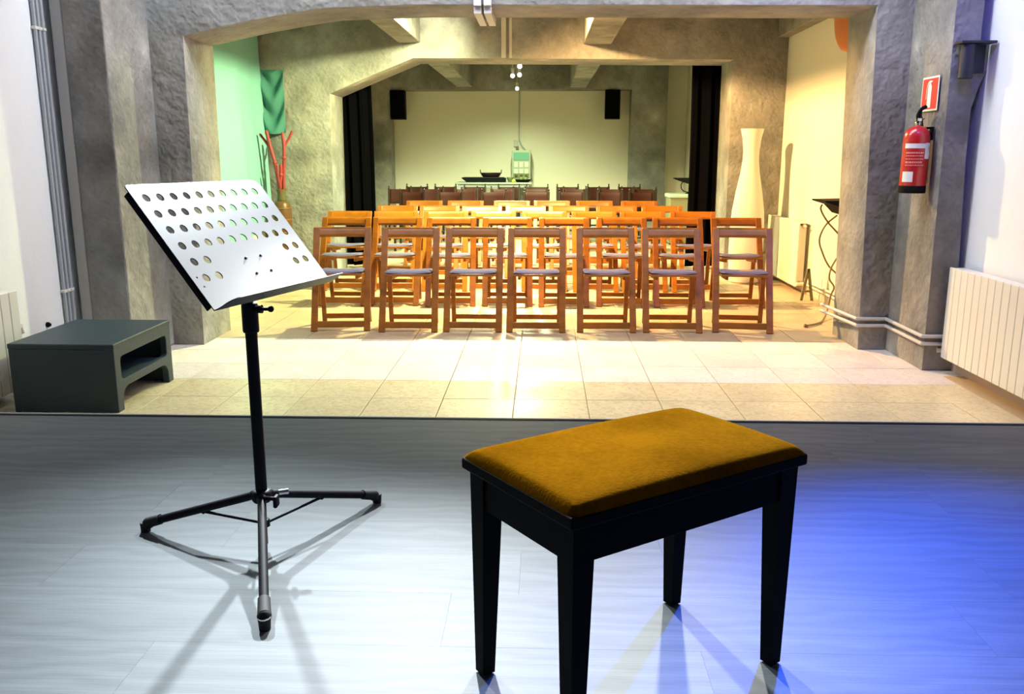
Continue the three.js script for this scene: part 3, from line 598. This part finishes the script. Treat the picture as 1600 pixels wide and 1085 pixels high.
// ================================================================ MIDDLE BAY
// green cloth on the left wall, second cloth on the portal face
tag(mesh('wall_cloth', [sheet((u, v) => {
  const z = -7.9 - u * 1.95, yt = 2.86 - 0.02 * u, yb = 0.25 + 0.42 * u * u, y = yb + (yt - yb) * v;
  const f = 0.025 * Math.sin(u * 13 + 0.8 * (1 - v)) * (0.3 + 0.7 * (1 - v)) + 0.03 * Math.exp(-Math.pow((u - 0.22 - 0.18 * (1 - v)) * 16, 2)) * (1 - v) + 0.015 * Math.sin(u * 31 + v * 3) * (1 - v);
  return [XLB + 0.05 + f + 0.05 * Math.pow(1 - v, 2) * u * u, y, z];
}, 60, 40, [1, 0, 0], 0.004)], M.clothGreen), 'large mint green cloth hanging flat on the left wall of the middle bay', 'cloth');
tag(mesh('wall_cloth', [sheet((u, v) => {
  const x = -3.0 + 0.005 + u * 0.15 + (v) * u * 0.0, s = 1 - v;
  const sag = Math.sin(Math.PI * u);
  const y = 2.235 - s * (0.66 + 0.02 * sag);
  const vv = Math.pow(Math.sin(Math.PI * Math.min(1, u * 0.94)), 1.3), f = 0.032 * Math.sin(s * 13 - 4.2 * vv - 0.6) * (0.45 + 0.55 * sag) * Math.min(1, s / 0.05) + 0.015 * s;
  return [XLB + 0.03 + u * 0.285, y, -9.9 + 0.045 + f];
}, 40, 60, [0, 0, 1], 0.004)], M.clothTeal), 'darker green draped cloth pinned at two corners to the second pillar', 'cloth');
// red branches in a tall brown jar
{
  const t = group('floor_jar', [-2.86, 0, -9.64]); tag(t, 'tall brown banded floor jar behind the music stand, holding red branches', 'jar');
  mesh('body', [lathe([[0, 0], [0.07, 0], [0.085, 0.02], [0.095, 0.30], [0.098, 0.6], [0.097, 0.72], [0.088, 0.80], [0.06, 0.835], [0.045, 0.84], [0, 0.84]], 36)], M.jar, t);
  for (const y of [0.5, 0.64, 0.76]) mesh('band', [new THREE.TorusGeometry(0.0965, 0.005, 8, 36).rotateX(Math.PI / 2).translate(0, y, 0)], M.jarBand, t);
  mesh('neck', [lathe([[0.03, 0.83], [0.052, 0.835], [0.046, 0.87], [0.046, 0.93], [0.058, 0.965], [0.052, 0.968], [0.038, 0.93], [0.036, 0.84]], 30)], M.jarNeck, t);
  const B = [
    [[[-0.02, 0.86, 0], [-0.025, 1.0, 0], [-0.05, 1.25, 0.02], [-0.08, 1.38, 0.02], [-0.12, 1.58, 0.03]], [[-0.08, 1.38, 0.02], [-0.15, 1.48, 0.0], [-0.20, 1.55, 0.0]], 'left-hand forked red branch standing in the tall brown jar'],
    [[[0.022, 0.86, 0], [0.035, 1.1, 0.01], [0.055, 1.3, 0.02], [0.06, 1.45, 0.02], [0.05, 1.56, 0.02]], [[0.06, 1.42, 0.02], [0.11, 1.5, 0.0], [0.15, 1.58, 0.0]], 'right-hand forked red branch standing in the tall brown jar'],
    [[[0.0, 0.86, 0.02], [0.0, 1.0, 0.04], [0.015, 1.12, 0.04], [0.02, 1.22, 0.04]], [[0.0, 1.0, 0.05], [0.0, 1.08, 0.09], [0.0, 1.22, 0.11]], 'short middle red branch standing in the tall brown jar'],
  ];
  B.forEach(([a, b, lab]) => {
    const k = group('branch', [-2.86, 0, -9.64]); tag(k, lab, 'branch', 'red branches in the jar');
    mesh('stem', [tube(a, 0.019, 30, 8), ball(0.025, ...a[2]), ball(0.015, ...a[a.length - 1], 8)], M.coral, k);
    mesh('twig', [tube(b, 0.014, 20, 8), ball(0.011, ...b[b.length - 1], 8)], M.coral, k);
  });
}
// tall white vase by the right wall
{
  const t = mesh('floor_vase', [lathe([[0, 0], [0.15, 0], [0.165, 0.02], [0.178, 0.3], [0.176, 0.55], [0.165, 0.75], [0.135, 0.95], [0.098, 1.15], [0.082, 1.28], [0.082, 1.38], [0.095, 1.5], [0.118, 1.595], [0.112, 1.597], [0.088, 1.5], [0.074, 1.38], [0.07, 1.2], [0, 1.1]], 48).translate(2.16, 0, -9.42)], M.vase);
  tag(t, 'tall white hourglass floor vase against the second pillar on the right', 'vase');
}
// terracotta wall sconce high on the right wall
{
  const t = group('wall_sconce', [XR, 2.17, -7.78], -90 * D2R); tag(t, 'orange half-round wall sconce high on the right wall of the middle bay', 'sconce');
  const pr = [[0.05, 0], [0.12, 0.03], [0.165, 0.12], [0.185, 0.24], [0.19, 0.33], [0.182, 0.33], [0.158, 0.12], [0.11, 0.04], [0.05, 0.012]];
  mesh('shade', [new THREE.LatheGeometry(new THREE.SplineCurve(pr.map(p => new THREE.Vector2(...p))).getPoints(40), 28, -Math.PI / 2, Math.PI)], M.terracotta, t);
  mesh('rim', [new THREE.TorusGeometry(0.187, 0.006, 8, 30, Math.PI).rotateX(Math.PI / 2).translate(0, 0.33, 0)], M.blackMatte, t);
  mesh('back_plate', [rbox(0.16, 0.2, 0.012, 0, 0.14, 0.006, 0.004)], M.blackMatte, t);
}
// black wedge shelf with dangling cables behind the right pillar
{
  const t = group('wall_shelf', [2.42, 0.86, -7.35]); tag(t, 'black wedge-shaped shelf unit jutting out behind the right pillar', 'shelf');
  const s = [[-0.16, 0.10], [-0.16, 0.112], [0.18, 0.118], [0.18, -0.05], [0.01, 0.0], [-0.06, 0.07]];
  mesh('wedge', [extrude(s, 0.36, 0.004).translate(0, 0, -0.20)], M.blackMatte, t);
  mesh('arm', [bar([0.0, 0.03, 0], [0.17, -0.16, 0], 0.012)], M.blackPaint, t);
  tag(mesh('cable', [tube([[2.29, 0.935, -7.36], [2.278, 0.91, -7.36], [2.286, 0.875, -7.35], [2.345, 0.788, -7.35], [2.436, 0.694, -7.35], [2.51, 0.594, -7.35], [2.432, 0.482, -7.35], [2.396, 0.402, -7.35], [2.391, 0.322, -7.35], [2.434, 0.252, -7.35], [2.413, 0.182, -7.35], [2.40, 0.09, -7.35], [2.302, 0.013, -7.15], [2.2, 0.012, -6.98], [2.09, 0.013, -6.88]], 0.008, 140), new THREE.CylinderGeometry(0.014, 0.014, 0.03, 12).rotateZ(1.2).translate(2.08, 0.014, -6.87)], M.brownBox), 'thin brown cable with a plug end trailing onto the floor behind the right pillar', 'cable');
  tag(mesh('cable', [tube([[2.43, 0.845, -7.40], [2.342, 0.762, -7.40], [2.30, 0.641, -7.40], [2.333, 0.535, -7.40], [2.394, 0.423, -7.40], [2.474, 0.344, -7.40], [2.55, 0.2, -7.45], [2.585, 0.13, -7.5]], 0.008, 100)], M.brownBox), 'thin brown cable looping beside the lit wall and crossing the trailing cable', 'cable');
}
// pair of thin pipes on the lit wall and a small folding trestle
tag(mesh('water_pipe', [pipe([[XR - 0.03, 0.13, -8.62], [XR - 0.03, 0.13, -6.70]], 0.010)], M.cream), 'upper cream pipe along the foot of the lit wall beside the far radiator', 'pipe');
tag(mesh('water_pipe', [pipe([[XR - 0.03, 0.095, -8.62], [XR - 0.03, 0.095, -6.70]], 0.010)], M.cream), 'lower cream pipe along the foot of the lit wall beside the far radiator', 'pipe');
{
  const t = group('small_trestle', [2.47, 0, -8.2]); tag(t, 'small brown A-shaped wooden trestle on the floor beside the far radiator', 'trestle');
  for (const s of [-1, 1]) mesh('leg', [slat([s * 0.05, 0, 0], [0, 0.30, 0], 0.026, 0.02)], M.brownBox, t);
  mesh('cross_bar', [slat([-0.035, 0.09, 0.012], [0.035, 0.09, 0.012], 0.02, 0.012, [0, 1, 0])], M.brownBox, t);
}

// ================================================================ SECOND OPENING AND FAR BAY
function curtain(x0, x1, z, top, label) {
  tag(mesh('curtain', [sheet((u, v) => {
    const x = x0 + (x1 - x0) * u, f = 0.035 * Math.sin(u * 26) + 0.012 * Math.sin(u * 61 + 1);
    return [x + 0.01 * Math.sin(v * 4), 0.02 + v * (top - 0.02), z + f * (0.8 + 0.2 * (1 - v))];
  }, 70, 10, [0, 0, 1], 0.005)], M.curtain), label, 'curtain');
}
curtain(-2.58, -2.02, -10.62, 2.6, 'black curtain at the left side of the second opening');
curtain(1.71, 2.4, -10.62, 2.6, 'black curtain at the right side of the second opening');
function speaker(x, z, ry, label) {
  const t = group('loudspeaker', [x, 1.96, z], ry); tag(t, label, 'loudspeaker');
  mesh('cabinet', [rbox(0.27, 0.50, 0.24, 0, 0.25, 0, 0.012)], M.blackMatte, t);
  mesh('grille', [rbox(0.24, 0.47, 0.012, 0, 0.25, 0.122, 0.006)], M.curtain, t);
  mesh('wall_bracket', [rbox(0.06, 0.1, 0.2, 0, 0.28, -0.2, 0.004)], M.blackPaint, t);
}
speaker(-2.62, -16.28 + 0.0, 0.05, 'black loudspeaker high on the left of the far back wall');
speaker(1.23, -16.28 + 0.0, -0.1, 'black loudspeaker high on the right of the far back wall');
// table with things on it
{
  const TY = 0.862, TZ = -15.85, t = group('table', [-0.87, 0, TZ]); tag(t, 'pale long table against the far back wall behind the dark chairs', 'table');
  mesh('tabletop', [rbox(1.34, 0.03, 0.62, 0, TY - 0.015, 0, 0.006)], M.paleGreen, t);
  for (const sx of [-1, 1]) for (const sz of [-1, 1]) mesh('leg', [rbox(0.04, TY - 0.03, 0.04, sx * 0.6, (TY - 0.03) / 2, sz * 0.26, 0.005)], M.pipeGrey, t);
  mesh('apron', [rbox(1.2, 0.05, 0.02, 0, TY - 0.055, 0.26, 0.003)], M.pipeGrey, t);
  const k = group('keyboard_case', [-1.02, TY, -15.8]); tag(k, 'long flat black tray with slanted ends lying on the far table', 'tray');
  mesh('body', [extrude([[-0.32, 0], [0.36, 0], [0.36, 0.075], [-0.40, 0.085], [-0.42, 0.075]], 0.3, 0.008).translate(0, 0, -0.15)], M.blackMatte, k);
  mesh('lid_strip', [rbox(0.7, 0.008, 0.24, -0.02, 0.083, 0, 0.003)], M.steelDark, k);
  const b = group('basket', [-0.93, TY + 0.088, -15.86]); tag(b, 'dark low basket with two upright handles on the black tray', 'basket');
  mesh('bowl', [lathe([[0, 0], [0.14, 0], [0.17, 0.03], [0.185, 0.075], [0.178, 0.075], [0.16, 0.035], [0, 0.02]], 28).scale(1, 1, 0.6)], M.walnut, b);
  for (const s of [-1, 1]) mesh('handle', [bar([s * 0.18, 0.06, 0], [s * 0.19, 0.13, 0], 0.010, 0.007)], M.walnut, b);
  const p = group('dish', [-0.36, TY, -15.75]); tag(p, 'dark flat dish at the right end of the far table', 'dish');
  mesh('bowl', [lathe([[0, 0], [0.10, 0], [0.16, 0.045], [0.155, 0.05], [0.10, 0.012], [0, 0.01]], 28)], M.blackMatte, p);
  mesh('contents', [ball(0.04, -0.03, 0.055, 0), ball(0.04, 0.05, 0.055, 0.02), ball(0.04, 0.0, 0.055, -0.05)], M.olive, p);
  tag(mesh('green_bowl', [lathe([[0, 0], [0.03, 0], [0.056, 0.06], [0.06, 0.085], [0.055, 0.085], [0.05, 0.06], [0.02, 0.014], [0, 0.012]], 24).translate(-0.588, TY, -15.82)], M.olive), 'small olive green bowl in the middle of the far table', 'bowl');
  tag(mesh('lemon', [new THREE.SphereGeometry(0.028, 16, 12).scale(1.25, 1, 1).translate(-0.515, TY + 0.028, -15.57)], M.yellow), 'small bright yellow fruit on the far table', 'fruit');
  // pale cabinet behind the table end
  const c = group('glass_cabinet', [-0.40, 0, -16.38]); tag(c, 'pale narrow cabinet with a teal panel and six small panes against the back wall', 'cabinet');
  mesh('body', [rbox(0.34, 1.42, 0.26, 0, 0.71, 0, 0.01)], M.paleGreen, c);
  mesh('upper_panel', [rbox(0.28, 0.14, 0.012, 0, 1.31, 0.132, 0.004)], M.tealPanel, c);
  for (let j = 0; j < 2; j++) for (let i = 0; i < 3; i++) mesh('pane', [rbox(0.07, 0.095, 0.012, -0.095 + i * 0.095, 1.16 - j * 0.125, 0.132, 0.004)], M.paneWhite, c);
  mesh('lower_panel', [rbox(0.29, 0.08, 0.02, 0, 0.965, 0.134, 0.004)], M.olive, c);
  for (let i = 0; i < 3; i++) mesh('knob', [ball(0.026, -0.09 + 0.09 * i, 0.965, 0.15, 12)], M.jarNeck, c);
  const w = group('wall_socket', [-0.50, 1.50, ZB]); tag(w, 'small grey wall box above the pale cabinet', 'wall box');
  mesh('box', [rbox(0.09, 0.12, 0.03, 0, 0.04, 0.015, 0.006)], M.pipePaint, w);
  mesh('plug', [rbox(0.05, 0.06, 0.05, 0.02, -0.04, 0.025, 0.01)], M.brownBox, w);
}
// brown cabinet and black stand beyond the right curtain
{
  const t = group('low_cabinet', [2.12, 0, -13.6]); tag(t, 'brownish low cabinet beside the right curtain in the far bay', 'cabinet');
  mesh('body', [rbox(0.44, 0.68, 0.45, 0, 0.36, 0, 0.012)], M.brownBox, t);
  mesh('top', [rbox(0.48, 0.06, 0.49, 0, 0.73, 0, 0.02, 3)], M.paleGreen, t);
  const k = group('desk_lamp', [2.22, 0.76, -13.55]); tag(k, 'black wedge-shaped desk lamp on the low cabinet beside the right curtain', 'lamp');
  mesh('base', [lathe([[0, 0], [0.07, 0], [0.07, 0.012], [0, 0.02]], 24)], M.blackMatte, k);
  mesh('stem', [tube([[0, 0.01, 0], [-0.12, 0.06, 0], [-0.13, 0.15, 0], [-0.06, 0.21, 0]], 0.007, 24)], M.blackMatte, k);
  mesh('shade', [extrude([[-0.25, 0.235], [-0.25, 0.22], [0.02, 0.13], [0.14, 0.12], [0.14, 0.235]], 0.16, 0.006).translate(0, 0, -0.08)], M.blackMatte, k);
}

// ================================================================ LAMPS
const AIM = (o, p, q) => { o.position.set(...p); const z = V(...q).sub(V(...p)).normalize(); o.quaternion.setFromUnitVectors(V(0, 0, 1), z); };
const spotNames = { stage: 'stage spotlight', bay: 'track spotlight' };
const spotLabels = [
  'white stage spotlight nearest the left pillar', 'white stage spotlight left of the centre trunking', 'white stage spotlight right of the centre trunking', 'blue stage spotlight nearest the right pillar',
  'yellow spotlight hung beside the track in the middle bay', 'orange spotlight hung beside the track in the middle bay', 'small yellow spotlight aimed at the left end of the second beam'];
SPOTS.forEach(([kind, p, q, col, cd, ang, pen], i) => {
  const c = lin(...col), t = new THREE.Group(); t.name = numbered('spotlight'); scene.add(t); AIM(t, p, q);
  tag(t, spotLabels[i], 'spotlight');
  const k = kind === 'stage' ? 1 : 0.6;
  mesh('housing', [lathe([[0, -0.2], [0.045, -0.2], [0.06, -0.17], [0.066, 0.0], [0.07, 0.012], [0.062, 0.012], [0.058, -0.01], [0, -0.012]].map(a => [a[0] * k, a[1] * k]), 28).rotateX(Math.PI / 2)], M.blackMatte, t);
  mesh('lens', [new THREE.CircleGeometry(0.056 * k, 28).translate(0, 0, -0.004)], S({ color: 0x111111, emissive: c, emissiveIntensity: 6 }), t);
  const up = V(0, 1, 0).applyQuaternion(t.quaternion.clone().invert());
  mesh('yoke', [bar([0, 0, -0.09 * k], [up.x * 0.24 * k, up.y * 0.24 * k, -0.09 * k + up.z * 0.24 * k], 0.008)], M.blackMatte, t);
  const l = new THREE.SpotLight(c, cd, 0, ang * D2R, pen, 2);
  l.position.set(0, 0, 0.03); l.target.position.set(0, 0, 1); l.castShadow = true; l.shadow.radius = 3; l.shadow.bias = -0.0005;
  t.add(l); t.add(l.target);
});
const barObj = mesh('lighting_bar', [bar([-2.95, 2.99, -5.12], [2.55, 2.99, -5.02], 0.024, 0.024, 18), bar([-1.4, 2.99, -5.1], [-1.4, 3.15, -5.1], 0.01), bar([1.2, 2.99, -5.05], [1.2, 3.15, -5.05], 0.01)], M.blackPaint);
tag(barObj, 'black lighting bar across the ceiling carrying the stage spotlights', 'lighting bar');
const track = mesh('light_track', [rbox(0.05, 0.03, 3.0, -0.4, CEIL - 0.10, -8.25, 0.004), rbox(0.05, 0.03, 5.6, -0.4, CEIL - 0.10, -13.4, 0.004), rbox(0.02, 0.09, 0.02, -0.4, CEIL - 0.045, -7.2), rbox(0.02, 0.09, 0.02, -0.4, CEIL - 0.045, -9.4), rbox(0.02, 0.09, 0.02, -0.4, CEIL - 0.045, -11.2), rbox(0.02, 0.09, 0.02, -0.4, CEIL - 0.045, -15.6)], M.pipeGrey);
tag(track, 'grey ceiling track carrying the small lamps in the bays', 'track');
BULBS.forEach((p, i) => {
  const c = lin(...BULB_COLOR), t = group('track_lamp', p);
  tag(t, ['small bright track lamp highest in view under the second beam', 'small bright track lamp, right of the side-by-side pair', 'small bright track lamp, left of the side-by-side pair', 'small bright track lamp lowest in view, nearest the back wall'][i], 'lamp', 'track lamps in the far bay');
  mesh('bulb', [ball(0.03, 0, 0, 0, 18)], S({ color: 0xffffff, emissive: lin(1, 1, 0.8), emissiveIntensity: 5 }), t);
  mesh('socket', [bar([0, 0.025, 0], [0, 0.10, 0], 0.022, 0.024), bar([0, 0.11, 0], [0, CEIL - p[1], 0], 0.006)], M.pipeGrey, t);
  const l = new THREE.SpotLight(c, BULB_CD[i], 0, 80 * D2R, 0.4, 2); l.castShadow = true; l.shadow.radius = 3; l.position.set(0, -0.055, 0); l.target.position.set(0, -1, 0); t.add(l); t.add(l.target);
});
PANELS.forEach(([x, y, z, w, d, col, L], i) => {
  const t = group('ceiling_panel', [x, y, z]); tag(t, 'white ceiling light panel above the stage edge', 'ceiling light');
  mesh('frame', [rbox(w + 0.08, 0.04, d + 0.08, 0, 0.03, 0, 0.006)], M.metalWhite, t);
  mesh('diffuser', [new THREE.PlaneGeometry(w, d).rotateX(Math.PI / 2).translate(0, 0.006, 0)], S({ color: 0x222222, emissive: lin(...col), emissiveIntensity: 0.8 }), t);
  const l = new THREE.RectAreaLight(lin(...col), L, w, d); l.rotation.x = -Math.PI / 2; l.position.set(0, 0.0, 0); t.add(l);
});
{
  const t = group('blue_lamp', BLUE_SPILL.p); tag(t, 'round blue lamp hung near the right wall above the stage edge', 'lamp');
  mesh('bulb', [ball(0.045, 0, 0, 0, 18)], S({ color: 0x111122, emissive: lin(...BLUE_SPILL.c), emissiveIntensity: 6 }), t);
  mesh('socket', [bar([0, 0.04, 0], [0, 0.10, 0], 0.03), bar([0, 0.1, 0], [0, CEIL0 - BLUE_SPILL.p[1], 0], 0.007)], M.blackMatte, t);
  const l = new THREE.PointLight(lin(...BLUE_SPILL.c), BLUE_SPILL.cd, 0, 2); l.castShadow = true; l.shadow.radius = 2; l.position.set(0, -0.06, 0); t.add(l);
}

renderer.render(scene, camera);
